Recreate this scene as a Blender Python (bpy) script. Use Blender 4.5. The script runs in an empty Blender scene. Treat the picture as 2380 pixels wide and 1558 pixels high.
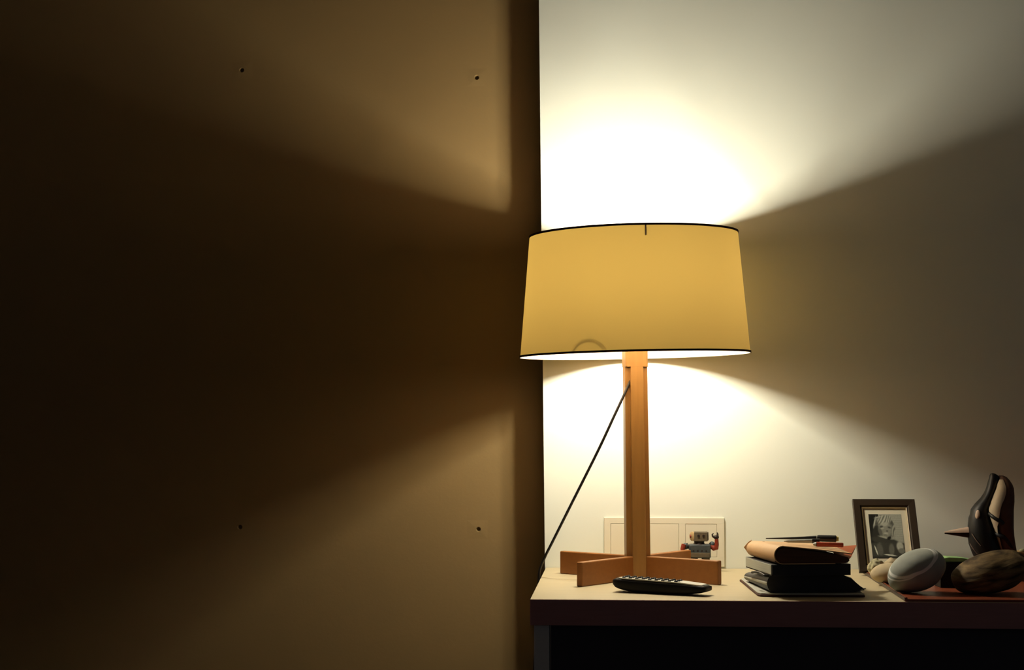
import bpy, bmesh, math, random
from mathutils import Vector, Matrix, Euler
from mathutils import noise as mnoise
S = bpy.context.scene
C = S.collection
R = math.radians
T = 0.75                      # height of the table top
# ------------------------------------------------------------------ camera
CAMZ = T + 0.3234
cam_d = bpy.data.cameras.new('camera'); cam = bpy.data.objects.new('camera', cam_d); C.objects.link(cam)
cam_d.sensor_width = 36; cam_d.lens = 4000/2380*36; cam_d.clip_start = 0.05
cam.location = (0, 0, CAMZ)
cam.rotation_euler = (R(90+2.59), 0, R(3.68))
S.camera = cam
# ------------------------------------------------------------------ view + world + lights
S.view_settings.view_transform = 'Standard'; S.view_settings.look = 'None'
S.view_settings.exposure = 0.0; S.view_settings.gamma = 1.0; S.view_settings.use_curve_mapping = False
S.cycles.max_bounces = 10; S.cycles.diffuse_bounces = 8; S.cycles.transmission_bounces = 8
S.cycles.sample_clamp_indirect = 4.0; S.cycles.caustics_reflective = False; S.cycles.caustics_refractive = False
world = bpy.data.worlds.new('world'); S.world = world; world.use_nodes = True
bg = world.node_tree.nodes['Background']; bg.inputs[0].default_value = (0.85, 0.8, 0.9, 1); bg.inputs[1].default_value = 0.036
# added cool fill light far to the right; no window stands there
wl = bpy.data.lights.new('cool_fill', 'AREA'); wl.shape = 'RECTANGLE'; wl.size = 1.2; wl.size_y = 1.4
wl.energy = 1.2; wl.color = (0.62, 0.95, 1.0)
wlo = bpy.data.objects.new('cool_fill', wl); C.objects.link(wlo)
wlo.location = (3.6, 1.2, 1.9)
wlo.rotation_euler = (Vector((1.0, 3.6, 1.3)) - Vector((3.6, 1.2, 1.9))).to_track_quat('-Z', 'Y').to_euler()
BULB_W = 40.0
BULB_COL = (1.0, 0.935, 0.76)

# ------------------------------------------------------------------ helpers
def P(px, py, Y):
    """point at depth Y seen at a place of the 2380x1558 frame"""
    d = Euler((R(90+2.59), 0, R(3.68))).to_matrix() @ Vector(((px-1190)/4000, (779-py)/4000, -1))
    return Vector((0, 0, CAMZ)) + d*(Y/d.y)
def PZ(px, py, z):
    d = Euler((R(90+2.59), 0, R(3.68))).to_matrix() @ Vector(((px-1190)/4000, (779-py)/4000, -1))
    return Vector((0, 0, CAMZ)) + d*((z-CAMZ)/d.z)

def mat(name, col, rough=0.6, spec=0.3, bump=0.0, nscale=60, var=0.0, metal=0.0, stretch=None, coord='Object', coat=0.0, transl=None):
    m = bpy.data.materials.new(name); m.use_nodes = True
    nt = m.node_tree; N = nt.nodes; L = nt.links
    b = N['Principled BSDF']
    b.inputs['Base Color'].default_value = (*col, 1); b.inputs['Roughness'].default_value = rough
    b.inputs['Specular IOR Level'].default_value = spec; b.inputs['Metallic'].default_value = metal
    b.inputs['Coat Weight'].default_value = coat
    if var or bump:
        tc = N.new('ShaderNodeTexCoord'); mp = N.new('ShaderNodeMapping'); no = N.new('ShaderNodeTexNoise')
        L.new(tc.outputs[coord], mp.inputs[0]); L.new(mp.outputs[0], no.inputs['Vector'])
        if stretch: mp.inputs['Scale'].default_value = stretch
        no.inputs['Scale'].default_value = nscale; no.inputs['Detail'].default_value = 5
        if var:
            mx = N.new('ShaderNodeMix'); mx.data_type = 'RGBA'
            mx.inputs[6].default_value = (*[c*(1-var) for c in col], 1)
            mx.inputs[7].default_value = (*[min(1, c*(1+var)) for c in col], 1)
            L.new(no.outputs['Fac'], mx.inputs[0]); L.new(mx.outputs[2], b.inputs['Base Color'])
        if bump:
            bp = N.new('ShaderNodeBump'); bp.inputs['Strength'].default_value = bump; bp.inputs['Distance'].default_value = 0.002
            L.new(no.outputs['Fac'], bp.inputs['Height']); L.new(bp.outputs[0], b.inputs['Normal'])
    return m

def spl(pts, n=14):
    pts = [Vector(p) for p in pts]; out = []
    q = [pts[0]*2-pts[1]] + pts + [pts[-1]*2-pts[-2]]
    for i in range(1, len(q)-2):
        for k in range(n):
            t = k/n; a, b_, c, d = q[i-1], q[i], q[i+1], q[i+2]
            out.append(0.5*((2*b_) + (c-a)*t + (2*a-5*b_+4*c-d)*t*t + (-a+3*b_-3*c+d)*t**3))
    out.append(pts[-1]); return out
spl_ = spl
class B:
    def __init__(s): s.bm = bmesh.new()
    def add(s, verts, faces, M=None):
        vs = [s.bm.verts.new((M @ Vector(v)) if M else Vector(v)) for v in verts]
        for f in faces:
            try: s.bm.faces.new([vs[i] for i in f])
            except ValueError: pass
        return s
    def box(s, a, b, M=None):
        (x0,y0,z0),(x1,y1,z1) = a, b
        v = [(x0,y0,z0),(x1,y0,z0),(x1,y1,z0),(x0,y1,z0),(x0,y0,z1),(x1,y0,z1),(x1,y1,z1),(x0,y1,z1)]
        return s.add(v, [(0,3,2,1),(4,5,6,7),(0,1,5,4),(1,2,6,5),(2,3,7,6),(3,0,4,7)], M)
    def rings(s, rings, cap=True, M=None, closed=False):
        n = len(rings[0]); v = [p for r in rings for p in r]; f = []
        m = len(rings)
        for i in range(m if closed else m-1):
            for j in range(n):
                a, b2 = i*n+j, i*n+(j+1) % n
                c, d = ((i+1) % m)*n+(j+1) % n, ((i+1) % m)*n+j
                f.append((a, b2, c, d))
        if cap and not closed: f.append(tuple(range(n-1, -1, -1))); f.append(tuple((m-1)*n+j for j in range(n)))
        return s.add(v, f, M)
    def lathe(s, prof, n=48, M=None, cap=True):
        return s.rings([[(r*math.cos(2*math.pi*j/n), r*math.sin(2*math.pi*j/n), z) for j in range(n)] for r, z in prof], cap, M)
    def tube(s, pts, r, n=10, M=None, closed=False):
        pts = [Vector(p) for p in pts]; rr = r if isinstance(r, (list, tuple)) else [r]*len(pts)
        rings = []; up = None
        for i, p in enumerate(pts):
            t = ((pts[(i+1) % len(pts)] if closed or i < len(pts)-1 else p) - (pts[i-1] if i or closed else p)).normalized()
            if up is None: up = t.orthogonal().normalized()
            up = (up - t*up.dot(t)).normalized(); sd = t.cross(up)
            rings.append([tuple(p + (up*math.cos(2*math.pi*j/n) + sd*math.sin(2*math.pi*j/n))*rr[i]) for j in range(n)])
        return s.rings(rings, True, M, closed)
    def prism(s, poly, y0, y1, M=None, f=None):
        """poly in x,z extruded along y; f bends the far end"""
        n = len(poly); v = [(x, y0, z) for x, z in poly] + [((x, y1, z) if not f else f(x, y1, z)) for x, z in poly]
        fc = [tuple(range(n)), tuple(range(2*n-1, n-1, -1))] + [(j, j+n, (j+1) % n+n, (j+1) % n) for j in range(n)]
        return s.add(v, fc, M)
    def flat(s, poly, z0, z1, M=None):
        n = len(poly); v = [(x, y, z0) for x, y in poly] + [(x, y, z1) for x, y in poly]
        fc = [tuple(range(n-1, -1, -1)), tuple(range(n, 2*n))] + [(j, (j+1) % n, (j+1) % n+n, j+n) for j in range(n)]
        return s.add(v, fc, M)
    def ell(s, c, r, nu=32, nv=18, M=None, disp=None):
        rings = []
        for i in range(1, nv):
            ph = math.pi*i/nv
            ring = []
            for j in range(nu):
                th = 2*math.pi*j/nu
                d = Vector((math.sin(ph)*math.cos(th), math.sin(ph)*math.sin(th), math.cos(ph)))
                k = disp(d) if disp else 1
                ring.append((c[0]+d.x*r[0]*k, c[1]+d.y*r[1]*k, c[2]+d.z*r[2]*k))
            rings.append(ring)
        n = nu; v = [p for q in rings for p in q]
        kt = disp(Vector((0,0,1))) if disp else 1; kb = disp(Vector((0,0,-1))) if disp else 1
        v += [(c[0], c[1], c[2]+r[2]*kt), (c[0], c[1], c[2]-r[2]*kb)]
        f = []
        for i in range(len(rings)-1):
            for j in range(n): f.append((i*n+j, (i+1)*n+j, (i+1)*n+(j+1) % n, i*n+(j+1) % n))
        t = len(v)-2
        for j in range(n): f.append((t, j, (j+1) % n)); f.append((t+1, (len(rings)-1)*n+(j+1) % n, (len(rings)-1)*n+j))
        return s.add(v, f, M)
    def build(s, name, m, parent=None, smooth=False, bevel=0, auto=True):
        bmesh.ops.recalc_face_normals(s.bm, faces=s.bm.faces)
        me = bpy.data.meshes.new(name); s.bm.to_mesh(me); s.bm.free()
        o = bpy.data.objects.new(name, me); C.objects.link(o); me.materials.append(m)
        if smooth:
            for p in me.polygons: p.use_smooth = True
            if auto: me.set_sharp_from_angle(angle=R(38))
        if bevel:
            md = o.modifiers.new('bevel', 'BEVEL'); md.width = bevel; md.segments = 3; md.limit_method = 'ANGLE'; md.angle_limit = R(40)
        if parent: o.parent = parent
        return o
def tag(o, label, cat, group=None):
    o['label'] = label; o['category'] = cat
    if group: o['group'] = group
    return o
def thing(name, label, cat, loc, rot=(0,0,0), group=None):
    o = bpy.data.objects.new(name, None); C.objects.link(o); o.empty_display_size = 0.05
    o.location = loc; o.rotation_euler = rot
    return tag(o, label, cat, group)
def struct(b, name, m, **k):
    o = b.build(name, m, **k); o['kind'] = 'structure'; return o

# ------------------------------------------------------------------ materials
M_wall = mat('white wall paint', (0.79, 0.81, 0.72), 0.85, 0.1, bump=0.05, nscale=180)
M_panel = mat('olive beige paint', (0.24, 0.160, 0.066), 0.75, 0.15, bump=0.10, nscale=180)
M_floor = mat('dark floor boards', (0.05, 0.03, 0.02), 0.6, 0.2, var=0.3, nscale=8, stretch=(1, 8, 1))
M_ceil = mat('ceiling paint', (0.30, 0.25, 0.20), 0.9, 0.1, bump=0.1, nscale=100)
M_top = mat('pale maple laminate', (0.52, 0.435, 0.27), 0.5, 0.25, var=0.10, nscale=14, stretch=(1, 9, 9))
M_edge = mat('dark brown edge band', (0.40, 0.19, 0.18), 0.6, 0.2, var=0.15, nscale=20, stretch=(1, 9, 9))
M_leg = mat('pale grey lacquer', (0.55, 0.54, 0.50), 0.5, 0.3, bump=0.05, nscale=90)
M_black = mat('matte black board', (0.05, 0.045, 0.055), 0.7, 0.2, bump=0.1, nscale=60)
M_wood = mat('honey cherry wood', (0.37, 0.195, 0.055), 0.38, 0.5, var=0.18, nscale=22, stretch=(6, 6, 0.5))
M_woodarm = mat('honey cherry wood arms', (0.29, 0.118, 0.032), 0.45, 0.35, var=0.15, nscale=22, stretch=(0.6, 7, 7))
M_trim = mat('dark red brown shade trim', (0.045, 0.012, 0.006), 0.7, 0.1, bump=0.1, nscale=200)
M_wire = mat('black cord rubber', (0.012, 0.010, 0.010), 0.45, 0.4, bump=0.05, nscale=300)
M_steel = mat('brushed steel', (0.5, 0.48, 0.44), 0.35, 0.5, metal=1.0, bump=0.05, nscale=200)
M_plate = mat('cream plastic', (0.74, 0.69, 0.55), 0.35, 0.4, bump=0.02, nscale=50)
# translucent shade: cream card that glows where the bulb lights it from within
def shade_mat():
    m = bpy.data.materials.new('cream parchment shade'); m.use_nodes = True
    nt = m.node_tree; N = nt.nodes; L = nt.links; N.remove(N['Principled BSDF'])
    out = N['Material Output']
    d = N.new('ShaderNodeBsdfDiffuse'); d.inputs[0].default_value = (0.72, 0.56, 0.38, 1)
    t = N.new('ShaderNodeBsdfTranslucent')
    tc = N.new('ShaderNodeTexCoord'); no = N.new('ShaderNodeTexNoise'); no.inputs['Scale'].default_value = 260; no.inputs['Detail'].default_value = 4
    L.new(tc.outputs['Object'], no.inputs['Vector'])
    mx = N.new('ShaderNodeMix'); mx.data_type = 'RGBA'
    mx.inputs[6].default_value = SH_A; mx.inputs[7].default_value = SH_B
    L.new(no.outputs['Fac'], mx.inputs[0]); L.new(mx.outputs[2], t.inputs[0])
    ms = N.new('ShaderNodeMixShader'); ms.inputs[0].default_value = 0.115
    L.new(d.outputs[0], ms.inputs[1]); L.new(t.outputs[0], ms.inputs[2]); L.new(ms.outputs[0], out.inputs[0])
    return m
SH_A = (0.465, 0.300, 0.064, 1); SH_B = (0.535, 0.345, 0.080, 1)
M_shade = shade_mat()
def emis(name, col, st):
    m = bpy.data.materials.new(name); m.use_nodes = True; N = m.node_tree.nodes; N.remove(N['Principled BSDF'])
    e = N.new('ShaderNodeEmission'); e.inputs[0].default_value = (*col, 1); e.inputs[1].default_value = st
    m.node_tree.links.new(e.outputs[0], N['Material Output'].inputs[0]); return m
M_bulb = emis('frosted bulb glow', (1, 0.85, 0.6), 12)

# ------------------------------------------------------------------ the room
YW = 3.617; YP = 3.72
b = B(); b.box((-3.2, -0.9, -0.1), (4.2, 4.1, 0)); struct(b, 'floor', M_floor)
b = B(); b.box((-3.2, -0.9, 2.6), (4.2, 4.1, 2.7)); struct(b, 'ceiling', M_ceil)
# back wall: its free left edge leans a touch out of plumb
def xe(z): return -0.1635 - 0.0098*(z - T)/1.0
b = B()
v = []
for z in (0, T, 1.4, 2.6):
    for (y) in (YW, 4.1):
        v += [(xe(z), y, z), (4.2, y, z)]
f = []
for i in range(3):
    a = i*4; c = a+4
    f += [(a, a+1, c+1, c), (a+2, c+2, c+3, a+3), (a, c, c+2, a+2), (a+1, a+3, c+3, c+1)]
f += [(0, 2, 3, 1), (12, 13, 15, 14)]
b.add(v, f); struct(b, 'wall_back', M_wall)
# recessed painted panel wall on the left with four screw holes sunk in it
holes = [P(562, 163, YP), P(1108, 180, YP), P(1112, 1231, YP), P(558, 1226, YP)]
b = B()
hx = 0.02; hr = 0.0046
xs = sorted([-3.2, -0.05] + [h.x+s*hx for h in holes for s in (-1, 1)])
cells = []
def grid_face(x0, x1, z0, z1): b.add([(x0,YP,z0),(x1,YP,z0),(x1,YP,z1),(x0,YP,z1)], [(0,1,2,3)])
left = [holes[0], holes[3]]; right = [holes[1], holes[2]]
cuts = [(-3.2, [])]
for hs in (left, right):
    xa = min(h.x for h in hs)-hx; xb = max(h.x for h in hs)+hx; cuts.append((xa, xb, hs))
xprev = -3.2
for xa, xb, hs in cuts[1:]:
    grid_face(xprev, xa, 0, 2.6); xprev = xb
    hs = sorted(hs, key=lambda h: h.z); zp = 0
    for h in hs:
        z0, z1 = h.z-hx, h.z+hx
        grid_face(xa, xb, zp, z0); zp = z1
        # ring of 16 from rectangle to circle to sunk cone
        rect = []
        for k in range(16):
            a = 2*math.pi*k/16; cx, cz = math.cos(a), math.sin(a); s_ = 1/max(abs(cx), abs(cz))
            px_, pz_ = cx*s_, cz*s_
            rect.append((h.x + (px_*(xb-h.x) if px_ > 0 else px_*(h.x-xa)), YP, h.z+pz_*hx))
        def circ(r, d): return [(h.x+r*math.cos(2*math.pi*k/16), YP+d, h.z+r*math.sin(2*math.pi*k/16)) for k in range(16)]
        rr = [rect, circ(hr*1.25, -0.0008), circ(hr, 0), circ(hr*0.75, 0.007)]
        b.rings(rr, cap=False); b.add(circ(hr*0.75, 0.007), [tuple(range(16))])
    grid_face(xa, xb, zp, 2.6)
grid_face(xprev, -0.05, 0, 2.6)
b.box((-3.2, YP+0.02, 0), (-0.05, 4.1, 2.6))
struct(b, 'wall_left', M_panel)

# ------------------------------------------------------------------ side table
tb = thing('side_table', 'long pale maple topped table with dark front edge carrying the lamp and ornaments', 'table', (-0.1615, 3.0, 0))
b = B(); b.box((0, 0.0015, T-0.0445), (2.2, 0.6155, T)); b.build('tabletop', M_top, tb, bevel=0.0008)
b = B(); b.box((0, 0, T-0.0445), (2.2, 0.0015, T-0.0006)); b.build('edge_band', M_edge, tb)['label'] = 'dark brown front edge band'
for x in (0.0065, 2.16):
    b = B(); b.box((x, 0.005, 0), (x+0.0265, 0.055, T-0.0445)); b.build('leg', M_leg, tb, bevel=0.001)
    b = B(); b.box((x, 0.555, 0), (x+0.0265, 0.605, T-0.0445)); b.build('leg', M_leg, tb, bevel=0.001)
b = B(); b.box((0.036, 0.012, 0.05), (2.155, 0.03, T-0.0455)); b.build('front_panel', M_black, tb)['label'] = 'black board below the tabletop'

# ------------------------------------------------------------------ lamp
LX, LY = 0.028, 3.378
lamp = thing('table_lamp', 'lit table lamp with cream drum shade on a cross footed honey wood post', 'lamp', (LX, LY, T))
def lean(x, y, z): return (x - 0.0095*z, y, z)
th = R(10)
Rz = Matrix.Rotation(th, 4, 'Z')
def cross(z, a, c):
    h, k = a/2, c/2
    return [tuple(lean(*(Rz @ Vector((x, y, z))))) for x, y in ((-k,-h),(k,-h),(k,-k),(h,-k),(h,k),(k,k),(k,h),(-k,h),(-k,k),(-h,k),(-h,-k),(-k,-k))]
def sq(z, a):
    h = a/2; k = h-0.0032
    return [tuple(lean(*(Rz @ Vector((x, y, z))))) for x, y in ((-k,-h),(k,-h),(h,-k),(h,k),(k,h),(-k,h),(-h,k),(-h,-k))]
b = B()
b.rings([cross(z, a, c) for z, a, c in ((0, 0.0475, 0.0265), (0.2, 0.0462, 0.0262), (0.414, 0.0445, 0.0255))])
b.rings([sq(0.4125, 0.0446), sq(0.50, 0.0443)])
post = b.build('post', M_wood, lamp, bevel=0.0012)
# four foot arms housed in the corner notches of the post
for k, (ang, ln) in enumerate(((-35, .187), (-125, .191), (145, .185), (55, .182))):
    Mr = Matrix.Rotation(R(ang), 4, 'Z')
    b = B(); b.box((0.0195, -0.0068, 0), (ln, 0.0068, 0.0455), Mr)
    b.build('foot_arm', M_woodarm, lamp, bevel=0.0022)
# shade
ZB, ZT, RB, RT = 0.4357, 0.672, 0.2245, 0.2040
def sh(x, y, z): return (x - 0.0095*z, y, z + 0.021*x)
def ringz(r, z, n=128): return [sh(r*math.cos(2*math.pi*j/n), r*math.sin(2*math.pi*j/n), z) for j in range(n)]
b = B(); ns = 10
b.rings([ringz(RB+(RT-RB)*i/ns, ZB+(ZT-ZB)*i/ns) for i in range(ns+1)], cap=False)
shade = b.build('lamp_shade', M_shade, lamp, smooth=True)
def band(r, z, dr, h):
    bb = B(); bb.rings([ringz(r-0.0002, z-h), ringz(r+dr, z-h), ringz(r+dr, z+h), ringz(r-0.0002, z+h)], closed=True); return bb
band(RT, ZT, 0.0012, 0.0020).build('top_trim', M_trim, shade, smooth=True)
band(RB+0.0002, ZB+0.0018, 0.0014, 0.0020).build('bottom_trim', M_trim, shade, smooth=True)
# ring and spokes that carry the shade
b = B()
zc = 0.618
ZH = 0.652
b.tube([sh(0.016*math.cos(a*math.pi/12), 0.016*math.sin(a*math.pi/12), ZH) for a in range(24)], 0.0014, 8, closed=True)
for ang in (-84, 36, 156):
    c_, s_ = math.cos(R(ang)), math.sin(R(ang))
    b.tube([sh(0.016*c_, 0.016*s_, ZH), sh(0.06*c_, 0.06*s_, ZH+0.004), sh(0.19*c_, 0.19*s_, ZT-0.004), sh((RT-0.0015)*c_, (RT-0.0015)*s_, ZT-0.001)], 0.0015, 8)
    b.tube([sh((RT-0.0025)*c_, (RT-0.0025)*s_, ZT-0.001), sh((RT-0.0015)*c_, (RT-0.0015)*s_, ZT-0.022)], 0.0017, 8)
for sx in (-1, 1):
    b.tube(spl_([sh(0.016*sx, 0, 0.53), sh(0.034*sx, 0, 0.55), sh(0.036*sx, 0, 0.60), sh(0.016*sx, 0, ZH)]), 0.0010, 8)
b.build('shade_carrier', M_steel, lamp, smooth=True)
b = B(); b.lathe([(0.017, 0.498), (0.018, 0.50), (0.018, 0.532), (0.0155, 0.536), (0.0155, 0.545), (0.006, 0.546)], 32)
b.build('bulb_socket', M_black, lamp, smooth=True)
BZ = 0.565
b = B(); b.lathe([(0.010, BZ-0.032), (0.013, BZ-0.026), (0.020, BZ-0.014), (0.0235, BZ), (0.021, BZ+0.012), (0.013, BZ+0.021), (0.002, BZ+0.0245)], 32)
b.build('bulb', M_bulb, lamp, smooth=True)
pl = bpy.data.lights.new('bulb_light', 'POINT'); pl.energy = BULB_W; pl.color = BULB_COL; pl.shadow_soft_size = 0.036
plo = bpy.data.objects.new('bulb_light', pl); C.objects.link(plo); plo.parent = lamp; plo.location = lean(0, 0, BZ)
# cord: leaves the notch in the post, runs down left over the end of the table
L0 = Vector((LX, LY, T))
cp = [P(1468, 868, 3.372), P(1466, 882, 3.366), P(1456, 906, 3.358), P(1430, 962, 3.352), P(1390, 1048, 3.355), P(1330, 1168, 3.37), P(1283, 1262, 3.40), P(1268, 1292, 3.42)]
q = cp[-1]
cp += [Vector((-0.1652, 3.425, T+0.012)), Vector((-0.1672, 3.42, T-0.014)), Vector((-0.1700, 3.41, T-0.045)), Vector((-0.178, 3.45, T-0.2)), Vector((-0.19, 3.47, 0.3)), Vector((-0.24, 3.5, 0.04)), Vector((-0.30, 3.5, 0.004)), Vector((-0.5, 3.55, 0.004))]
b = B(); b.tube([p-L0 for p in spl(cp)], 0.0026, 10)
b.build('cord', M_wire, lamp, smooth=True)
# slack loop of flex inside the shade
lp = []
for k in range(15):
    a = math.pi*(k/14); ang = R(-113 - 9*math.cos(a)*-1)
    rr = RB-0.020; lp.append(sh(rr*math.cos(ang), rr*math.sin(ang), ZB+0.004+0.028*math.sin(a)))
b = B(); b.tube(spl(lp, 4), 0.0012, 8); b.build('flex_loop', M_wire, shade, smooth=True)

# ------------------------------------------------------------------ wall socket plate
p0 = P(1404, 1203, YW); p1 = P(1683, 1203, YW); zb_ = T+0.004
W = p1.x-p0.x; H = p0.z-zb_
sock = thing('socket_plate', 'cream multi gang socket plate on the wall behind the lamp foot', 'socket', (p0.x, YW, zb_))
def ringplate(x0, x1, z0, z1, t, y0, y1):
    bb = B()
    o_ = [(x0,z0),(x1,z0),(x1,z1),(x0,z1)]; i_ = [(x0+t,z0+t),(x1-t,z0+t),(x1-t,z1-t),(x0+t,z1-t)]
    bb.rings([[(x,y0,z) for x,z in o_], [(x,y0,z) for x,z in i_], [(x,y1,z) for x,z in i_], [(x,y1,z) for x,z in o_]], closed=True)
    return bb
s = W/279
ax0, ax1 = 15*s, 174*s; bx0, bx1 = 189*s, 262*s; iz0, iz1 = 22*s, H-14*s
xsx = [0, ax0, ax1, bx0, bx1, W]
b = B()
b.box((0, -0.0045, 0), (W, 0, iz0)); b.box((0, -0.0045, iz1), (W, 0, H))
for a0, a1 in ((0, ax0), (ax1, bx0), (bx1, W)): b.box((a0, -0.0045, iz0-0.0004), (a1, 0, iz1+0.0004))
b.build('frame', M_plate, sock, bevel=0.0006)
b = B(); b.box((ax0+0.0004, -0.0042, iz0+0.0004), (ax1-0.0004, 0, iz1-0.0004)); b.build('blank_cover', M_plate, sock, bevel=0.0008)
b = B(); b.box((bx0+0.0004, -0.0038, iz0+0.0004), (bx1-0.0004, 0, iz1-0.0004)); b.build('outlet_insert', M_plate, sock, bevel=0.0008)

# ------------------------------------------------------------------ remote handset
rc = thing('remote_handset', 'black remote handset with rows of dark keys lying before the lamp foot', 'remote control', (0.0690, 3.112, T), (0, 0, R(-24)))
M_face = mat('glossy grey key face', (0.62, 0.59, 0.50), 0.35, 0.5, bump=0.03, nscale=120)
M_key = mat('dark rubber keys', (0.006, 0.006, 0.006), 0.6, 0.2, bump=0.05, nscale=200)
LR = 0.178; HW = 0.0215
def zb(t): return 0.0005 + 0.0085*max(0, (0.28-t)/0.28)**2 + 0.0065*max(0, (t-0.72)/0.28)**1.6
def zt(t): return 0.0260 - 0.0050*t - 0.003*max(0, (t-0.72)/0.28)
rings = []
for i in range(33):
    t = i/32; x = (t-0.5)*LR
    e = min(1, math.sqrt(max(0.0, 1-(1-min(t, 1-t)/0.05)**2))) if min(t, 1-t) < 0.05 else 1
    e = max(e, 0.45 if t < 0.5 else 0.7)
    mz = (zb(t)+zt(t))/2; hz = (zt(t)-zb(t))/2*(0.30+0.70*e); w = HW*(0.6+0.4*e)*(1.0-0.10*t)
    ring = []
    for j in range(24):
        a = 2*math.pi*j/24; ca, sa = math.cos(a), math.sin(a)
        ring.append((x, w*math.copysign(abs(ca)**0.45, ca), mz+hz*math.copysign(abs(sa)**0.5, sa)))
    rings.append(ring)
b = B(); b.rings(rings); b.build('body', M_key, rc, smooth=True, auto=False)
v = []; nf = 20
for i in range(nf+1):
    t = 0.055+0.90*i/nf; x = (t-0.5)*LR; w = HW*0.86*(1-0.1*t)*(1 if 0 < i < nf else .8)
    v.append([(x, -w, zt(t)-0.0012), (x, -w, zt(t)+0.0006), (x, w, zt(t)+0.0006), (x, w, zt(t)-0.0012)])
b = B(); b.rings(v); b.build('face_plate', M_face, rc)['label'] = 'glossy grey key face'
for i in range(9):
    t = 0.11+0.071*i; x = (t-0.5)*LR
    for j in (-1, 0, 1):
        b = B(); y = j*0.0112
        b.ell((x, y, zt(t)+0.0005), (0.0034, 0.0036, 0.0028), 14, 8); b.build('key', M_key, rc, smooth=True)

# ------------------------------------------------------------------ toy robot
YR = 3.545; kx = YR/4000
def rp(px, py): p = P(px, py, YR); return (p.x, p.z)
rx, _ = rp(1627, 1300)
rob = thing('toy_robot', 'small tin toy robot raising one red arm behind the lamp foot', 'toy', (rx, YR, T), (0, 0, 0))
M_tin = mat('dull grey tin', (0.105, 0.088, 0.062), 0.5, 0.3, var=0.2, nscale=120)
M_blue = mat('blue grey tin', (0.045, 0.058, 0.068), 0.5, 0.4, var=0.3, nscale=150)
M_red = mat('red tin', (0.20, 0.025, 0.010), 0.5, 0.4, var=0.15, nscale=120)
M_dark = mat('dark tin', (0.022, 0.014, 0.012), 0.5, 0.3, var=0.2, nscale=120)
M_tan = mat('brass tin', (0.42, 0.30, 0.15), 0.4, 0.4, var=0.15, nscale=120)
def r2(px, py): x, z = rp(px, py); return (x-rx, z-T)
x0, z1 = r2(1601, 1265); x1, z0 = r2(1651.5, 1297)
zc1 = r2(1600, 1284)[1]
b = B(); b.box((x0, -0.014, z0), (x1, 0.014, z1)); b.build('torso', M_blue, rob, bevel=0.003)
b = B(); b.box((x0+0.002, -0.0155, z0+0.002), (x1-0.002, -0.0135, zc1)); b.build('chest_panel', M_tin, rob, bevel=0.0008)
for k in range(4):
    b = B(); b.lathe([(0.0018, 0), (0.0018, 0.0015)], 12, Matrix.Translation((x0+0.009+0.0085*k, -0.0140, zc1+0.004)) @ Matrix.Rotation(R(90), 4, 'X'))
    b.build('chest_button', M_dark, rob)
for sx in (x0+0.010, x1-0.010):
    b = B(); b.box((sx-0.008, -0.011, 0.006), (sx+0.008, 0.011, z0+0.001)); b.build('leg', M_tin, rob, bevel=0.0015)
    b = B(); b.box((sx-0.0095, -0.018, 0), (sx+0.0095, 0.013, 0.007)); b.build('foot', M_dark, rob, bevel=0.002)
nx, nz0 = r2(1625, 1265)
b = B(); b.lathe([(0.014, nz0-0.001), (0.0105, nz0+0.002), (0.0105, nz0+0.010)], 24, Matrix.Translation((nx, 0, 0))); b.build('neck', M_dark, rob, smooth=True)
hx0, hz1 = r2(1612.5, 1236); hx1, hz0 = r2(1644.5, 1258)
hd = B(); hd.box((hx0, -0.013, hz0), (hx1, 0.013, hz1)); hd = hd.build('head', M_tin, rob, bevel=0.0015)
for ex in (0.33, 0.70):
    b = B(); b.lathe([(0.0028, 0), (0.0028, 0.0016)], 14, Matrix.Translation((hx0+(hx1-hx0)*ex, -0.0125, hz0+(hz1-hz0)*0.58)) @ Matrix.Rotation(R(90), 4, 'X')); b.build('eye', M_dark, hd)
ecz = (hz0+hz1)/2
b = B(); b.lathe([(0.0095, 0), (0.0095, 0.004), (0.007, 0.0055)], 24, Matrix.Translation((hx0-0.0005, 0, ecz)) @ Matrix.Rotation(R(-90), 4, 'Y') @ Matrix.Rotation(R(30), 4, 'X')); b.build('ear_disc', M_tan, hd, smooth=True)
b = B(); b.lathe([(0.0032, 0), (0.0032, 0.003)], 16, Matrix.Translation((hx0-0.0055, -0.002, ecz)) @ Matrix.Rotation(R(-90), 4, 'Y')); b.build('ear_knob', M_red, hd)
b = B(); b.lathe([(0.0085, 0), (0.0085, 0.002)], 24, Matrix.Translation((hx1-0.0003, 0, ecz)) @ Matrix.Rotation(R(90), 4, 'Y')); b.build('ear_disc', M_dark, hd, smooth=True)
def V3(px, py, y=0): x, z = r2(px, py); return (x, y, z)
b = B(); b.ell(V3(1593, 1270), (0.0065, 0.007, 0.0068), 18, 12); b.build('shoulder', M_blue, rob, smooth=True)
b = B(); b.tube([V3(1598, 1270), V3(1602, 1271)], 0.004, 12); b.tube([V3(1597, 1263), V3(1599, 1276)], [0.0012, 0.0035], 8); b.build('shoulder_joint', M_dark, rob, smooth=True)
arm = B(); arm.tube([V3(1590, 1266, -0.003), V3(1586.5, 1276, -0.005), V3(1587, 1291, -0.007)], [0.0055, 0.0048, 0.0042], 14); arm = arm.build('arm', M_red, rob, smooth=True)
b = B(); b.ell(V3(1586, 1293, -0.007), (0.0048, 0.005, 0.0042), 14, 10); b.build('claw', M_dark, arm, smooth=True)
b = B(); b.ell(V3(1655, 1266), (0.0062, 0.007, 0.0062), 18, 12); b.build('shoulder', M_blue, rob, smooth=True)
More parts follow.
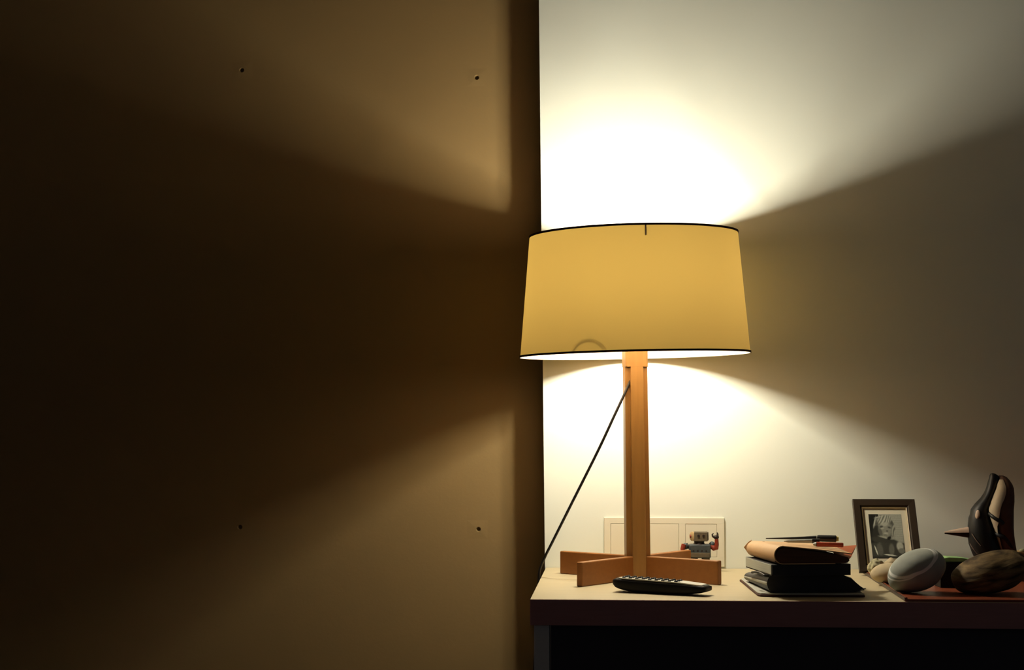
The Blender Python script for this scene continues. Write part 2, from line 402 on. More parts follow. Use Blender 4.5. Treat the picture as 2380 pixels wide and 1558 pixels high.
arm = B(); arm.tube([V3(1653, 1269, -0.001), V3(1660, 1275, -0.004), V3(1664, 1274, -0.005), V3(1665.5, 1266, -0.006), V3(1665, 1252, -0.007)], [0.0056, 0.0054, 0.0052, 0.0044, 0.0038], 14); arm = arm.build('arm', M_red, rob, smooth=True)
b = B(); b.ell(V3(1664, 1248.5, -0.007), (0.0060, 0.0045, 0.0042), 14, 10)
b.tube([V3(1660, 1249, -0.007), V3(1656, 1246.5, -0.007), V3(1655, 1242.5, -0.007), V3(1658, 1239.5, -0.007)], [0.0026, 0.0020, 0.0016, 0.0010], 8)
b.tube([V3(1667, 1246, -0.007), V3(1667.5, 1241, -0.007), V3(1666, 1237.5, -0.007)], [0.0026, 0.0018, 0.0009], 8)
b.build('claw', M_dark, arm, smooth=True)

# ------------------------------------------------------------------ stack of notebooks
M_gcover = mat('grey felt cover', (0.46, 0.45, 0.38), 0.8, 0.1, var=0.12, nscale=90)
M_brnedge = mat('dark brown backing', (0.055, 0.018, 0.012), 0.6, 0.2, var=0.2, nscale=60)
M_bleather = mat('black leather', (0.014, 0.014, 0.017), 0.5, 0.35, bump=0.2, nscale=150, var=0.2)
M_gedge = mat('grey lit spine and piping', (0.36, 0.36, 0.30), 0.7, 0.15, var=0.2, nscale=60)
M_page = mat('page edges', (0.44, 0.44, 0.36), 0.8, 0.1, var=0.22, nscale=40, stretch=(0.2, 0.2, 14))
M_leather = mat('tan leather', (0.58, 0.36, 0.18), 0.5, 0.3, var=0.10, bump=0.12, nscale=50)
M_leatherin = mat('dark page block', (0.09, 0.045, 0.03), 0.7, 0.1, var=0.3, nscale=40, stretch=(0.2, 0.2, 14))
M_rleather = mat('red brown leather', (0.33, 0.09, 0.035), 0.55, 0.25, var=0.12, bump=0.1, nscale=50)
# folder at the bottom
o0 = PZ(1762, 1388, T)
fold = thing('document_folder', 'thin rounded grey folder lying on the table under the notebook stack', 'folder', (o0.x, o0.y, T), (0, 0, R(1.0)))
def rrect(x0, y0, x1, y1, r, n=6):
    pts = []
    for cx, cy, a0 in ((x1-r, y0+r, -90), (x1-r, y1-r, 0), (x0+r, y1-r, 90), (x0+r, y0+r, 180)):
        for k in range(n+1): a = R(a0+90*k/n); pts.append((cx+r*math.cos(a), cy+r*math.sin(a)))
    return pts
fw, fd = 0.187, 0.285
b = B(); b.flat([(0.0, 0.012), (0.004, 0.003), (0.014, 0)] + [(fw-0.004, 0), (fw, 0.004), (fw-0.004, fd), (-0.004, fd), (-0.0085, fd-0.006)], 0, 0.0035); b.build('back_cover', M_brnedge, fold, bevel=0.0008)
b = B(); b.flat([(0.001, 0.022), (0.006, 0.008), (0.022, 0.0015)] + [(fw-0.004, 0.001), (fw-0.001, 0.005), (fw-0.006, fd-0.003), (-0.003, fd-0.003), (-0.0065, fd-0.01)], 0.0035, 0.0062); b.build('front_cover', M_gcover, fold, bevel=0.001)
# soft notebook: spine bulges to the left, cover slumps on the right
o1 = PZ(1783, 1378, T+0.0065)
nb = thing('soft_notebook', 'soft black notebook with rounded spine and slumped corner second from bottom', 'notebook', (o1.x, o1.y, T+0.0065), (0, 0, R(4)))
h = 0.0315
arc = [(0.013-0.013*math.cos(a*math.pi/10*1), h/2 - (h/2)*math.cos(math.pi*(a/10))) for a in range(11)]
def spine(wd, h, r, n=12, right=None):
    """outline of a rounded left spine, front view (x,z)"""
    pts = []
    for k in range(n+1):
        a = R(-90 - 180*k/n); pts.append((r+r*math.cos(a), h/2+(h/2)*math.sin(a)))
    return pts + right
b = B()
prof = spine(0.15, h, 0.013, 14, [(0.135, h-0.001), (0.150, h-0.008), (0.165, h-0.0205), (0.172, h-0.025), (0.1715, h-0.0275), (0.160, h-0.029), (0.15, 0.0)])
nsec = 14; secs = []
for i in range(nsec+1):
    t = i/nsec; y = 0.205*t; ring = []
    for x, z in prof:
        k = 1-0.45*t*(1 if x < 0.05 else 0.5); w_ = 0.0015*math.sin(9*t+x*90)*(1 if x > 0.13 and i else 0)
        ring.append((x - (0.012*t if x < 0.05 else 0) + w_, y, max(0, z*k + (w_ if z > 0.003 else 0))))
    secs.append(ring)
b.rings(secs); b.build('cover', M_bleather, nb, smooth=True)
b = B()
b.rings([[(x-0.0006, y, z) for x, y, z in ((0.0128-0.0128*math.sin(math.pi*k/10)-0.012*t, 0.205*t+0.002*(1-t), (h*(1-0.45*t))*(0.08+0.84*k/10)) for k in range(11))] + [(0.012-0.012*t, 0.205*t+0.002*(1-t), h*(1-0.45*t)*(0.5))] for t in (0.0, 0.25, 0.5, 0.75, 0.99)])
b.build('painted_lit_spine', M_gedge, nb, smooth=True)['label'] = 'grey strip painting lamp light on the spine'  # lamp light on the black spine, put in as a grey strip
b = B()
Mn = (Matrix.Translation((o1.x, o1.y, T+0.0065)) @ Matrix.Rotation(R(4), 4, 'Z')).inverted()
b.tube(spl([Mn @ P(1748, 1331, 3.13), Mn @ P(1756, 1330, 3.11), Mn @ P(1768, 1333, 3.09), Mn @ P(1776, 1338, 3.07), Mn @ P(1786, 1340, 3.07)], 5), 0.0022, 10)
b.build('elastic_loop', M_bleather, nb, smooth=True)
b = B(); b.tube(spl([(0.1635, 0.001, h-0.0290), (0.168, -0.0015, h-0.0258), (0.173, 0.0, h-0.0245), (0.1745, 0.004, h-0.0255)], 6), 0.0009, 8); b.build('corner_piping', M_gedge, nb, smooth=True)
# black hardback with pale page edges to the left
zt1 = T+0.0065+h
o2 = P(1793.5, 1338, 3.045)
hb = thing('black_hardback', 'black hardback book with grey page edges below the tan journal', 'book', (o2.x, o2.y, zt1+0.0003), (0, 0, R(11)))
hh = 0.0195; bw, bd = 0.143, 0.172
b = B(); b.box((0.0, 0, 0), (bw, bd, 0.0022)); b.box((0.0, 0, hh-0.0022), (bw, bd, hh)); b.box((bw-0.003, 0, 0.0018), (bw, bd, hh-0.0018)); b.box((0.0015, 0.0, 0.0018), (bw-0.003, 0.0015, hh-0.0018)); b.build('cover', M_bleather, hb, bevel=0.0006)  # black front plate stands in for shade on the tail end
b = B(); b.box((-0.0008, 0.0015, 0.0023), (bw-0.004, bd-0.002, hh-0.0005)); b.build('page_block', M_page, hb, bevel=0.0004)['label'] = 'grey page edges'
# tan leather journal on top, spine left, covers fanning to the right
o3 = P(1799, 1322, 3.05)
zj = zt1+0.0003+hh+0.0003
jn = thing('leather_journal', 'tan leather journal with curled cover topping the notebook stack', 'journal', (o3.x, o3.y-0.003, zj), (0, 0, R(10)))
JH = 0.0325; JD = 0.175
def jout(t, inset=0.0):
    pts = []
    hh_ = JH - 0.0035*t
    r = 0.0155
    for k in range(15):
        a = R(-90 - 180*k/14); pts.append((r+(r-inset)*math.cos(a), hh_/2+(hh_/2-inset)*math.sin(a)))
    return pts, hh_
thk = 0.0018
secs = []
for i in range(13):
    t = i/12; y = JD*t
    pts, hh_ = jout(t)
    ins, _ = jout(t, thk)
    lift = 0.011*t**1.3
    # outer: from bottom right round the spine to top right; inner comes back
    def top(x, off=0.0):
        s_ = (x-0.0155)/(0.14)
        return hh_ - 0.0125*s_*(1-0.35*t) - 0.004*s_*s_*(1-t) - off
    outer = [(0.11, 0)] + [(0.06, 0)] + pts + [(x, top(x)) for x in (0.04, 0.07, 0.10, 0.125, 0.140+0.018*t)]
    inner = [(x, top(x, thk)) for x in (0.140+0.018*t, 0.125, 0.10, 0.07, 0.04)] + ins[::-1] + [(0.06, thk), (0.11, thk)]
    dx = -0.006*math.sin(t*math.pi*0.5)
    secs.append([(x+dx*(1 if x < 0.05 else 0.5), y, z) for x, z in outer+inner])
b = B(); b.rings(secs); cov = b.build('cover', M_leather, jn, smooth=True)
b = B()
secs = []
for i in range(2):
    y = 0.0012 + i*(JD-0.02)
    secs.append([(0.003, y, 0.006), (0.006, y, 0.0025), (0.02, y, 0.0019), (0.132, y, 0.0019), (0.136, y, 0.006), (0.133, y, 0.0115), (0.10, y, 0.0185), (0.04, y, 0.0265), (0.02, y, 0.0290), (0.008, y, 0.026), (0.003, y, 0.018)])
b.rings(secs); b.build('page_block', M_leatherin, jn)['label'] = 'dark page ends'
# raised back flap seen at the right behind the cover
b = B()
Mi = (Matrix.Translation((o3.x, o3.y-0.003, zj)) @ Matrix.Rotation(R(10), 4, 'Z')).inverted()
fl = [Mi @ P(1925, 1272, 3.20), Mi @ P(1991, 1268, 3.21), Mi @ P(1978, 1296, 3.16), Mi @ P(1969, 1316, 3.12), Mi @ P(1955, 1310, 3.12)]
for p_ in fl: p_.z = max(p_.z, 0.0004)
b.rings([[tuple(p_) for p_ in fl], [(p_.x, p_.y+0.0022, p_.z) for p_ in fl]])
b.build('side_flap', M_rleather, jn, smooth=True)
# small torn corner tab at the far left
b = B(); b.add([(-0.004, JD-0.004, 0.008), (-0.010, JD+0.001, 0.017), (-0.002, JD-0.001, JH-0.006), (0.004, JD-0.002, JH-0.002), (-0.004, JD+0.001, 0.008), (-0.010, JD+0.003, 0.017), (-0.002, JD+0.001, JH-0.006), (0.004, JD, JH-0.002)],
      [(0,1,2,3),(4,7,6,5),(0,4,5,1),(1,5,6,2),(2,6,7,3),(3,7,4,0)]); b.build('corner_tab', M_leather, jn)
# pens lying across the journal
M_blk = mat('black pen plastic', (0.012, 0.012, 0.012), 0.3, 0.5, bump=0.02, nscale=100)
M_silver = mat('grey pen barrel', (0.33, 0.35, 0.32), 0.35, 0.5, bump=0.02, nscale=100)
M_pred = mat('red pencil paint', (0.45, 0.07, 0.03), 0.4, 0.4, bump=0.02, nscale=100)
M_yel = mat('yellow eraser', (0.62, 0.55, 0.16), 0.6, 0.2, bump=0.05, nscale=100)
def pen(name, label, pts, rad, m, extra=()):
    c = Vector(pts[0]); t_ = thing(name, label, 'pen', c)
    bb = B(); bb.tube([Vector(p)-c for p in pts], rad, 16); bb.build('barrel', m, t_, smooth=True)
    for nm, pp, rr, mm in extra:
        bb = B(); bb.tube([Vector(p)-c for p in pp], rr, 16); bb.build(nm, mm, t_, smooth=True)
    return t_
ya, yb = 3.16, 3.165
a0 = P(1780, 1252, 3.17); a1 = P(1898, 1251.5, 3.165); a2 = P(1944, 1253, 3.16)
pen('brush_pen', 'long black tapering pen resting across the back of the tan journal', [a0, a0.lerp(a1, .3), a0.lerp(a1, .7), a1, ], [0.0008, 0.0015, 0.0030, 0.0045], M_blk,
    [('cap', [a1.lerp(a2, .02), a1.lerp(a2, .1), a1.lerp(a2, .96), a2], [0.0052, 0.0062, 0.0064, 0.0050], M_blk), ('end_plug', [a2, a2+(a2-a1).normalized()*0.004], [0.0048, 0.0038], M_yel)])
b0 = P(1822, 1258.5, 3.145); b1 = P(1888, 1257.8, 3.135); b2 = P(1905, 1257.8, 3.133)
pen('ballpoint_pen', 'grey pen with black end lying in front of the black tapering pen', [b0, b0.lerp(b1, .15), b1], [0.0010, 0.0026, 0.0038], M_silver,
    [('cap', [b1, b2], [0.0041, 0.0041], M_blk)])
c0 = P(1880, 1265.5, 3.125); c1 = P(1898, 1265.5, 3.12); c2 = P(1960, 1267.5, 3.12)
t_ = pen('red_lighter', 'short red lighter lying on the journal beside the raised flap', [c1, c1.lerp(c2, .96), c2], [0.0042, 0.0042, 0.0034], M_pred,
    [('metal_tip', [c0.lerp(c1, .6), c1], [0.0026, 0.0040], M_silver)])
t_['category'] = 'lighter'

# ------------------------------------------------------------------ tray with stones
M_tray = mat('red brown lacquer', (0.20, 0.048, 0.020), 0.35, 0.4, var=0.12, nscale=20, stretch=(1, 6, 1))
M_traydk = mat('dark lacquer side', (0.03, 0.012, 0.01), 0.4, 0.4, var=0.1, nscale=20)
q0 = PZ(2099, 1396, T); q1 = PZ(1993, 1325, T)
ang = math.atan2(q1.x-q0.x, q1.y-q0.y)
tray = thing('lacquer_tray', 'flat red brown lacquered tray holding stones and the photo frame', 'tray', (q0.x, 3.003, T), (0, 0, 0))
tw, td = 0.62, 0.545
dxt = (q1.x-q0.x)
b = B(); b.flat([(0, 0), (tw, 0), (tw, td), (dxt, td)], 0, 0.0045); b.build('base', M_tray, tray, bevel=0.0008)
b = B()
b.flat([(0.0008, 0.0008), (0.0042, 0.0008), (dxt+0.0042, td-0.001), (dxt+0.0008, td-0.001)], 0.0045, 0.0075)
b.build('rim', M_tray, tray, bevel=0.0005)
b = B(); b.flat([(-0.0006, 0.001), (0.0004, 0.001), (dxt+0.0004, td), (dxt-0.0006, td)], 0.0010, 0.0068); b.build('side_band', M_traydk, tray)
TZ = T+0.0046
def stone_mat(name, c1_, c2_, sc, veins=None, bump=0.3, stretch=(1, 1, 1), veincol=(0.75, 0.75, 0.70)):
    m = mat(name, c1_, 0.75, 0.2); N = m.node_tree.nodes; L = m.node_tree.links; bs = N['Principled BSDF']
    tc = N.new('ShaderNodeTexCoord'); mp = N.new('ShaderNodeMapping'); mp.inputs['Scale'].default_value = stretch
    no = N.new('ShaderNodeTexNoise'); no.inputs['Scale'].default_value = sc; no.inputs['Detail'].default_value = 8
    L.new(tc.outputs['Object'], mp.inputs[0]); L.new(mp.outputs[0], no.inputs['Vector'])
    mx = N.new('ShaderNodeMix'); mx.data_type = 'RGBA'; mx.inputs[6].default_value = (*c1_, 1); mx.inputs[7].default_value = (*c2_, 1)
    rp_ = N.new('ShaderNodeMapRange'); rp_.inputs[1].default_value = 0.35; rp_.inputs[2].default_value = 0.65
    L.new(no.outputs['Fac'], rp_.inputs[0]); L.new(rp_.outputs[0], mx.inputs[0])
    last = mx.outputs[2]
    for (nrm, off, wd) in (veins or []):
        dt = N.new('ShaderNodeVectorMath'); dt.operation = 'DOT_PRODUCT'; dt.inputs[1].default_value = nrm
        L.new(tc.outputs['Object'], dt.inputs[0])
        n2 = N.new('ShaderNodeTexNoise'); n2.inputs['Scale'].default_value = 14; L.new(tc.outputs['Object'], n2.inputs['Vector'])
        ad = N.new('ShaderNodeMath'); ad.operation = 'MULTIPLY_ADD'; ad.inputs[1].default_value = 0.012; L.new(n2.outputs['Fac'], ad.inputs[0]); L.new(dt.outputs['Value'], ad.inputs[2])
        su = N.new('ShaderNodeMath'); su.operation = 'SUBTRACT'; su.inputs[1].default_value = off+0.006; L.new(ad.outputs[0], su.inputs[0])
        ab = N.new('ShaderNodeMath'); ab.operation = 'ABSOLUTE'; L.new(su.outputs[0], ab.inputs[0])
        mr = N.new('ShaderNodeMapRange'); mr.inputs[1].default_value = wd*0.5; mr.inputs[2].default_value = wd; mr.inputs[3].default_value = 1; mr.inputs[4].default_value = 0
        L.new(ab.outputs[0], mr.inputs[0])
        m2 = N.new('ShaderNodeMix'); m2.data_type = 'RGBA'; m2.inputs[7].default_value = (*veincol, 1)
        L.new(mr.outputs[0], m2.inputs[0]); L.new(last, m2.inputs[6]); last = m2.outputs[2]
    L.new(last, bs.inputs['Base Color'])
    bp = N.new('ShaderNodeBump'); bp.inputs['Strength'].default_value = bump; bp.inputs['Distance'].default_value = 0.002
    L.new(no.outputs['Fac'], bp.inputs['Height']); L.new(bp.outputs[0], bs.inputs['Normal'])
    return m
def dispf(seed, amp, fr):
    return lambda d: 1+amp*mnoise.noise(d*fr+Vector((seed, seed*2, 0)))
def stone(name, label, c, r, rot, m, seed=1, amp=0.08, fr=1.3, nu=64, nv=36):
    bb = B(); bb.ell((0,0,0), r, nu, nv, None, dispf(seed, amp, fr)); o = bb.build(name, m, None, smooth=True, auto=False)
    o.location = c; o.rotation_euler = rot
    # settle it on the tray
    bpy.context.view_layer.update()
    zmin = min((o.matrix_world @ v.co).z for v in o.data.vertices)
    o.location.z += TZ-zmin
    return tag(o, label, 'stone')
M_grey = stone_mat('veined grey stone', (0.27, 0.29, 0.255), (0.33, 0.35, 0.31), 30, [(tuple(Matrix.Rotation(R(24), 3, 'Y') @ Vector((-0.42, -0.52, 0.74))), 0.0225, 0.0024), (tuple(Matrix.Rotation(R(24), 3, 'Y') @ Vector((-0.47, -0.42, 0.77))), 0.0165, 0.0014)], 0.12)
M_brown = stone_mat('layered brown stone', (0.025, 0.014, 0.006), (0.20, 0.135, 0.06), 26, [], 1.0, (1.0, 1.0, 5.0))
M_beige = stone_mat('beige pebble', (0.44, 0.36, 0.23), (0.52, 0.43, 0.28), 30, [], 0.15)
M_rough = stone_mat('rough pale stone', (0.26, 0.25, 0.15), (0.50, 0.46, 0.30), 70, [], 0.8)
M_dkst = stone_mat('dark brown stone', (0.06, 0.035, 0.025), (0.16, 0.10, 0.06), 60, [], 0.5)
c = P(2131, 1326, 3.11)
stone('veined_stone', 'smooth grey stone with white veins in front of the photo frame', c, (0.0545, 0.040, 0.0360), (0, R(-24), R(0)), M_grey, 3, 0.05)
c = P(2304, 1334, 3.10)
stone('rough_stone', 'large rough brown stone at the front below the carved bird', c, (0.0710, 0.050, 0.0345), (R(8), R(-15), 0), M_brown, 8, 0.10, 1.6)
c = P(2064, 1335, 3.28)
stone('flat_pebble', 'flat beige pebble tucked behind the veined grey stone', c, (0.033, 0.026, 0.0185), (0, R(-6), 0), M_beige, 5, 0.05)
c = P(2037, 1316, 3.40)
stone('rough_pebble', 'small rough pale stone at the foot of the photo frame', c, (0.0165, 0.014, 0.0165), (0, R(15), 0.4), M_rough, 11, 0.25, 2.2)
c = P(2072, 1310, 3.40)
stone('tan_pebble', 'little tan pebble between the rough pale stone and the veined stone', c, (0.016, 0.014, 0.018), (0, R(5), 0.2), M_beige, 14, 0.15, 1.8)
# little black box with a green lid
bx = P(2215, 1345, 3.22)
box_ = thing('small_black_box', 'small black box with pale green top between the two big stones', 'box', (bx.x, 3.22, TZ), (0, 0, R(4)))
hbx = (P(2215, 1307, 3.20).z - TZ)
b = B(); b.box((-0.028, -0.02, 0), (0.040, 0.025, hbx)); b.build('box_body', M_key, box_, bevel=0.001)
M_green = mat('pale green glazed lid', (0.32, 0.55, 0.22), 0.4, 0.4, var=0.35, nscale=60)
b = B(); b.prism([(-0.026, hbx), (0.036, hbx), (0.032, hbx+0.004), (0.012, hbx+0.0075), (-0.012, hbx+0.0085), (-0.024, hbx+0.006)], -0.017, 0.020); b.build('lid', M_green, box_, bevel=0.001)['label'] = 'pale green lid'
# tan block at the far right edge
M_tanb = mat('tan wood block', (0.42, 0.27, 0.12), 0.6, 0.2, var=0.25, nscale=30, stretch=(1, 6, 1))
e0 = P(2362, 1330, 3.40)
tbk = thing('tan_wooden_block', 'tan wooden block behind the rough brown stone at the right edge', 'block', (e0.x, 3.40, TZ))
b = B(); b.box((0, -0.02, 0), (0.09, 0.03, P(2362, 1284, 3.38).z-TZ)); b.build('block_body', M_tanb, tbk, bevel=0.003)
b = B(); b.ell((0.014, -0.004, P(2362, 1284, 3.38).z-TZ+0.002), (0.009, 0.008, 0.004), 16, 10); b.build('pale_knob', M_rough, tbk, smooth=True)

# ------------------------------------------------------------------ photo frame
M_frame = mat('dark bronze frame', (0.026, 0.017, 0.010), 0.45, 0.3, var=0.2, nscale=60)
M_mat = mat('cream mat board', (0.62, 0.58, 0.44), 0.85, 0.1, bump=0.05, nscale=150)
fo = P(1998, 1321.5, 3.470)
lean_a, yaw_a = R(30), R(1.6)
fr = thing('photo_frame', 'dark metal photo frame with black and white portrait of a child leaning back', 'picture frame', (fo.x, 3.470, TZ+0.0046))
fr.rotation_euler = Euler((-lean_a, 0, yaw_a), 'XYZ')
FW, FH, FT, FD = 0.1253, 0.1610, 0.0175, 0.0095
# mitred frame with a chamfer toward the picture
def fring(i, y, top=None): return [(i, y, i), (FW-i, y, i), (FW-i, y, FH-i), (i, y, FH-i)]
b = B(); b.rings([fring(0, FD), fring(0, 0.001), fring(0.001, 0), fring(FT-0.004, 0.001), fring(FT-0.002, 0.0035), fring(FT, 0.0075), fring(FT, FD)], closed=True)
b.build('frame_moulding', M_frame, fr)
M_gilt = mat('gilt inner lip', (0.34, 0.26, 0.13), 0.4, 0.5, bump=0.05, nscale=100)
b = B(); b.rings([fring(FT-0.0001, 0.0035), fring(FT+0.0018, 0.0045), fring(FT+0.0018, 0.0078), fring(FT-0.0001, 0.0078)], closed=True); b.build('inner_lip', M_gilt, fr)
b = B(); b.box((FT, 0.0078, FT), (FW-FT, 0.0092, FH-FT)); b.build('mat_board', M_mat, fr)
b = B(); b.box((0.006, 0.0093, 0.012), (FW-0.006, 0.0115, FH-0.006)); b.build('backing', M_black, fr)
b = B(); b.box((0.045, 0.0, 0.012), (0.09, 0.0015, 0.115), Matrix.Translation((0, 0.0116, 0.004)) ); b.build('easel_leg', M_black, fr)
# the print itself: a black and white snapshot of a child with chin on hands
NX, NZ = 66, 88
def blob(u, v, cx, cy, rx_, ry_, ang=0, soft=0.25):
    a = R(ang); dx, dy = u-cx, v-cy; x = dx*math.cos(a)+dy*math.sin(a); y = -dx*math.sin(a)+dy*math.cos(a)
    d = math.sqrt((x/rx_)**2+(y/ry_)**2); t = max(0, min(1, (1-d)/soft+0.5)); return t*t*(3-2*t)
def print_col(u, v):
    g = 0.30 + 0.025*math.sin(v*120)                       # slatted light background
    if u < 0.30-0.1*v: g = 0.012
    def mixg(g, val, k): return g*(1-k)+val*k
    hair = 0.07+0.16*max(0, mnoise.noise(Vector((u*16+v*4, v*9, 3))))*2
    g = mixg(g, hair, blob(u, v, 0.43, 0.30, 0.32, 0.28, -8, .10))
    g = mixg(g, 0.025, blob(u, v, 0.18, 0.45, 0.12, 0.20, 20))
    g = mixg(g, 0.40, blob(u, v, 0.36, 0.055, 0.18, 0.016, -10, .8))
    g = mixg(g, 0.40, blob(u, v, 0.17, 0.18, 0.020, 0.13, 22, .9))
    g = mixg(g, 0.22, blob(u, v, 0.47, 0.34, 0.20, 0.19, -14, .5))
    st = 0.5+0.5*math.sin(u*74+v*50+6*mnoise.noise(Vector((u*5, v*5, 1))))
    g = mixg(g, 0.10+0.36*st, blob(u, v, 0.47, 0.13, 0.21, 0.10, -10, .6))
    g = mixg(g, 0.34, blob(u, v, 0.47, 0.23, 0.10, 0.045, -10, .9))
    g = mixg(g, 0.05, blob(u, v, 0.36, 0.285, 0.055, 0.022, -10, .9))
    g = mixg(g, 0.06, blob(u, v, 0.60, 0.305, 0.050, 0.022, 12, .9))
    g = mixg(g, 0.34, blob(u, v, 0.38, 0.325, 0.06, 0.018, -8, .9))
    g = mixg(g, 0.09, blob(u, v, 0.52, 0.385, 0.035, 0.018, 0, .9))
    g = mixg(g, 0.33, blob(u, v, 0.48, 0.44, 0.06, 0.028, 0, .9))
    g = mixg(g, 0.12, blob(u, v, 0.46, 0.475, 0.06, 0.012, 0, .9))
    g = mixg(g, 0.10, blob(u, v, 0.32, 0.41, 0.05, 0.09, -15, .9))
    g = mixg(g, 0.08+0.25*st, blob(u, v, 0.71, 0.38, 0.06, 0.16, 10, .6))
    g = mixg(g, 0.04, blob(u, v, 0.42, 0.60, 0.42, 0.075, 6, .4))
    g = mixg(g, 0.30, blob(u, v, 0.46, 0.535, 0.20, 0.020, 10, .9))
    g = mixg(g, 0.012, blob(u, v, 0.56, 0.545, 0.07, 0.035, -15, .7))
    if v > 0.63: g = mixg(g, 0.045, min(1, (v-0.63)/0.04))
    g = mixg(g, 0.10, blob(u, v, 0.25, 0.80, 0.09, 0.14, -12, .6))
    g = mixg(g, 0.12, blob(u, v, 0.60, 0.80, 0.08, 0.13, 8, .6))
    g = mixg(g, 0.38, blob(u, v, 0.86, 0.73, 0.10, 0.10, 20, .5))
    g = mixg(g, 0.16, blob(u, v, 0.90, 0.83, 0.10, 0.06, 0, .5))
    g = mixg(g, 0.60, blob(u, v, 0.13, 0.82, 0.018, 0.11, -20, .5))
    g = mixg(g, 0.62, blob(u, v, 0.54, 0.925, 0.18, 0.014, 5, .6))
    if v > 0.96: g = mixg(g, 0.02, .8)
    g *= 1+0.12*mnoise.noise(Vector((u*30, v*40, 7)))
    return (g*0.95, g, g*0.84, 1)
ix0, ix1, iz0_, iz1_ = FT+0.0125, FW-FT-0.0120, FT+0.014, FH-FT-0.0135
me = bpy.data.meshes.new('photo_print'); vs = []; fs = []; cols = []
for j in range(NZ+1):
    for i in range(NX+1):
        u, v_ = i/NX, j/NZ
        vs.append((ix0+(ix1-ix0)*u, 0.0075, iz1_+(iz0_-iz1_)*v_)); cols.append(print_col(u, v_))
for j in range(NZ):
    for i in range(NX):
        a = j*(NX+1)+i; fs.append((a, a+NX+1, a+NX+2, a+1))
me.from_pydata(vs, [], fs); ca = me.color_attributes.new('print', 'FLOAT_COLOR', 'POINT')
for k, cc in enumerate(cols): ca.data[k].color = cc
M_print = mat('black and white print', (0.2, 0.2, 0.2), 0.4, 0.3)
at = M_print.node_tree.nodes.new('ShaderNodeVertexColor'); at.layer_name = 'print'
M_print.node_tree.links.new(at.outputs[0], M_print.node_tree.nodes['Principled BSDF'].inputs['Base Color'])
me.materials.append(M_print); pr = bpy.data.objects.new('photo_print', me); C.objects.link(pr); pr.parent = fr
pr['label'] = 'black and white portrait of a child resting chin on hands'

# ------------------------------------------------------------------ carved bird
YBD = 3.36
bc = P(2290, 1330, YBD)
bird = thing('carved_bird', 'dark carved wooden bird with pale beak pointing left and upswept brown tail', 'figurine', (bc.x, YBD, TZ))
M_bd = mat('dark polished wood', (0.006, 0.005, 0.005), 0.5, 0.3, bump=0.1, nscale=60, var=0.3)
M_bb = mat('brown carved wood', (0.085, 0.042, 0.028), 0.6, 0.2, bump=0.15, nscale=60, var=0.3)
M_bp = mat('pale pinkish wood', (0.55, 0.40, 0.30), 0.55, 0.3, bump=0.1, nscale=60, var=0.1)
def bz(u, v, y=0.0):
    p = P(2180+u/7.42, 1090+v/7.42, YBD+y); return (p.x-bc.x, y, p.z-TZ)
def loftv(secs, n=20, pw=0.9):
    rings = []
    for v_, ul, ur, dp, yc in secs:
        l = bz(ul, v_); r_ = bz(ur, v_); cx = (l[0]+r_[0])/2; hw = (r_[0]-l[0])/2
        rings.append([(cx+hw*math.copysign(abs(math.cos(2*math.pi*j/n))**pw, math.cos(2*math.pi*j/n)), yc+dp*math.copysign(abs(math.sin(2*math.pi*j/n))**pw, math.sin(2*math.pi*j/n)), l[2]) for j in range(n)])
    bb = B(); bb.rings(rings); return bb
body = loftv([(76, 925, 950, .002, 0), (86, 905, 990, .006, 0), (110, 892, 1030, .009, 0), (160, 880, 1068, .0105, 0), (240, 858, 1040, .012, 0), (330, 835, 1005, .013, 0), (420, 795, 965, .015, 0), (500, 742, 935, .017, 0), (600, 645, 900, .020, 0), (700, 572, 880, .023, 0), (790, 556, 890, .025, 0), (850, 532, 910, .026, 0), (1000, 520, 965, .029, 0), (1150, 515, 1005, .030, 0), (1300, 535, 1060, .030, 0), (1450, 590, 1110, .029, 0), (1600, 660, 1140, .027, 0), (1740, 700, 1150, .025, 0), (1810, 690, 1160, .027, 0)]).build('body', M_bd, bird, smooth=True, auto=False)
zlow = bz(700, 1810)[2]
TS = [(118, 1060, 1130, .008, .004), (140, 1045, 1180, .014, .002), (190, 1040, 1222, .021, 0), (260, 1020, 1262, .027, -.002), (330, 1000, 1283, .031, -.004), (450, 955, 1288, .034, -.006), (560, 910, 1284, .036, -.008), (700, 862, 1270, .038, -.009), (850, 890, 1268, .038, -.009), (1000, 940, 1272, .036, -.007), (1150, 990, 1290, .033, -.004), (1300, 1030, 1322, .030, 0), (1420, 1060, 1350, .028, .002), (1600, 1090, 1355, .026, .004), (1810, 1110, 1350, .026, .004)]
tail = loftv(TS, 28, 0.85).build('tail', M_bb, bird, smooth=True, auto=False)
def tf(u, v, off=0.001):
    for a_, b_ in zip(TS, TS[1:]):
        if a_[0] <= v <= b_[0]:
            k = (v-a_[0])/(b_[0]-a_[0]); ul, ur, dp, yc = [a_[i]+(b_[i]-a_[i])*k for i in (1, 2, 3, 4)]
            q_ = max(-1, min(1, (u-(ul+ur)/2)/((ur-ul)/2)))
            return bz(u, v, yc-dp*max(0, 1-abs(q_)**(2/.85))**(.85/2)+off)
M_pp = mat('painted lit tail side', (0.46, 0.37, 0.26), 0.7, 0.2, bump=0.1, nscale=90, var=0.15)  # pale colour painted on for the lamp-lit side of the tail
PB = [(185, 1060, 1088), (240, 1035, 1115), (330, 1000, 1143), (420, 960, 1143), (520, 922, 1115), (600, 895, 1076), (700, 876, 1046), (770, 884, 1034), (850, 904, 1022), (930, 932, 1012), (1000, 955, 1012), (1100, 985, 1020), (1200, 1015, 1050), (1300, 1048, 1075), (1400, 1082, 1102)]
secs = []
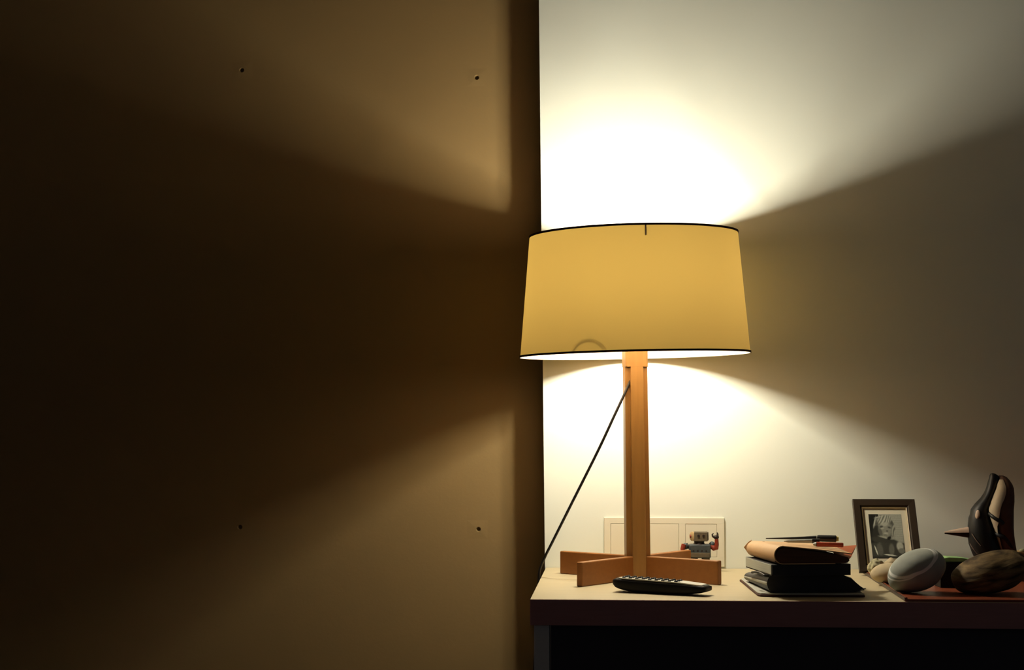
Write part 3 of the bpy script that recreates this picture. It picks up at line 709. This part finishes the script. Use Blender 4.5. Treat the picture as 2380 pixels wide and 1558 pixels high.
for v_, ul, ur in PB:
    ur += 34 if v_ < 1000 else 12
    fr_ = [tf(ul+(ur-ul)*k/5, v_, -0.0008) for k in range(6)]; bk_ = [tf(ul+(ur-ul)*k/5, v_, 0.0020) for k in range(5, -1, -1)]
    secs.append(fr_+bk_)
b = B(); b.rings(secs); b.build('painted_lit_flank', M_pp, bird, smooth=True)['label'] = 'tail flank painted pale as lamp light'
tail['label'] = 'brown upswept tail'
# beak: lamp light and shade painted in, pale above, dark below
def beak(z_up, m, nm):
    n = 9; rings = []
    for t in (0, .15, .4, .7, .92, 1.0):
        u = 520+(115-520)*t; vc = 1095+8*t
        hz = (76*(1-t)+22)/7.42*YBD/4000*0.95; hy = hz*0.9
        c_ = bz(u, vc)
        arc = [(c_[0], hy*math.cos(math.pi*k/(n-1)), c_[2]+z_up*hz*math.sin(math.pi*k/(n-1))) for k in range(n)]
        rings.append(arc)
    bb = B(); bb.rings(rings); return bb.build(nm, m, bird, smooth=True)
beak(1, M_bp, 'upper_beak')['label'] = 'upper beak painted pale as lit'
beak(-1, M_bd, 'lower_beak')['label'] = 'lower beak painted dark as shaded'
e_ = bz(641, 778)
b = B(); b.ell((0, 0, 0), (0.0045, 0.0025, 0.0088), 18, 12, Matrix.Translation((e_[0], -0.0222, e_[2])) @ Matrix.Rotation(R(8), 4, 'Y') @ Matrix.Rotation(R(-38), 4, 'Z')); b.build('eye', M_bp, bird, smooth=True)['label'] = 'pale oval eye'
b = B()
b.tube(spl([tf(895, 775), tf(945, 820), tf(1010, 865), tf(1080, 905), tf(1120, 950)], 6), [0.0042]*25, 10)
b.build('carved_strap', M_bd, bird, smooth=True)
b = B()
b.tube(spl([tf(985, 1095), tf(1045, 1145), tf(1130, 1180), tf(1210, 1260), tf(1290, 1400)], 6), [0.0042]*25, 10)
b.build('carved_strap', M_bd, bird, smooth=True)
M_line = mat('worn light groove', (0.22, 0.16, 0.12), 0.5, 0.3, bump=0.05, nscale=80)
for a_, c_ in (((585, 1120), (740, 1330)), ((550, 1290), (680, 1470))):
    b = B(); b.tube(spl([bz(a_[0], a_[1], -0.0200), bz((a_[0]+c_[0])/2-8, (a_[1]+c_[1])/2, -0.0255), bz(c_[0], c_[1], -0.0275)], 6), 0.0009, 8)
    b.build('carved_line', M_line, bird, smooth=True)
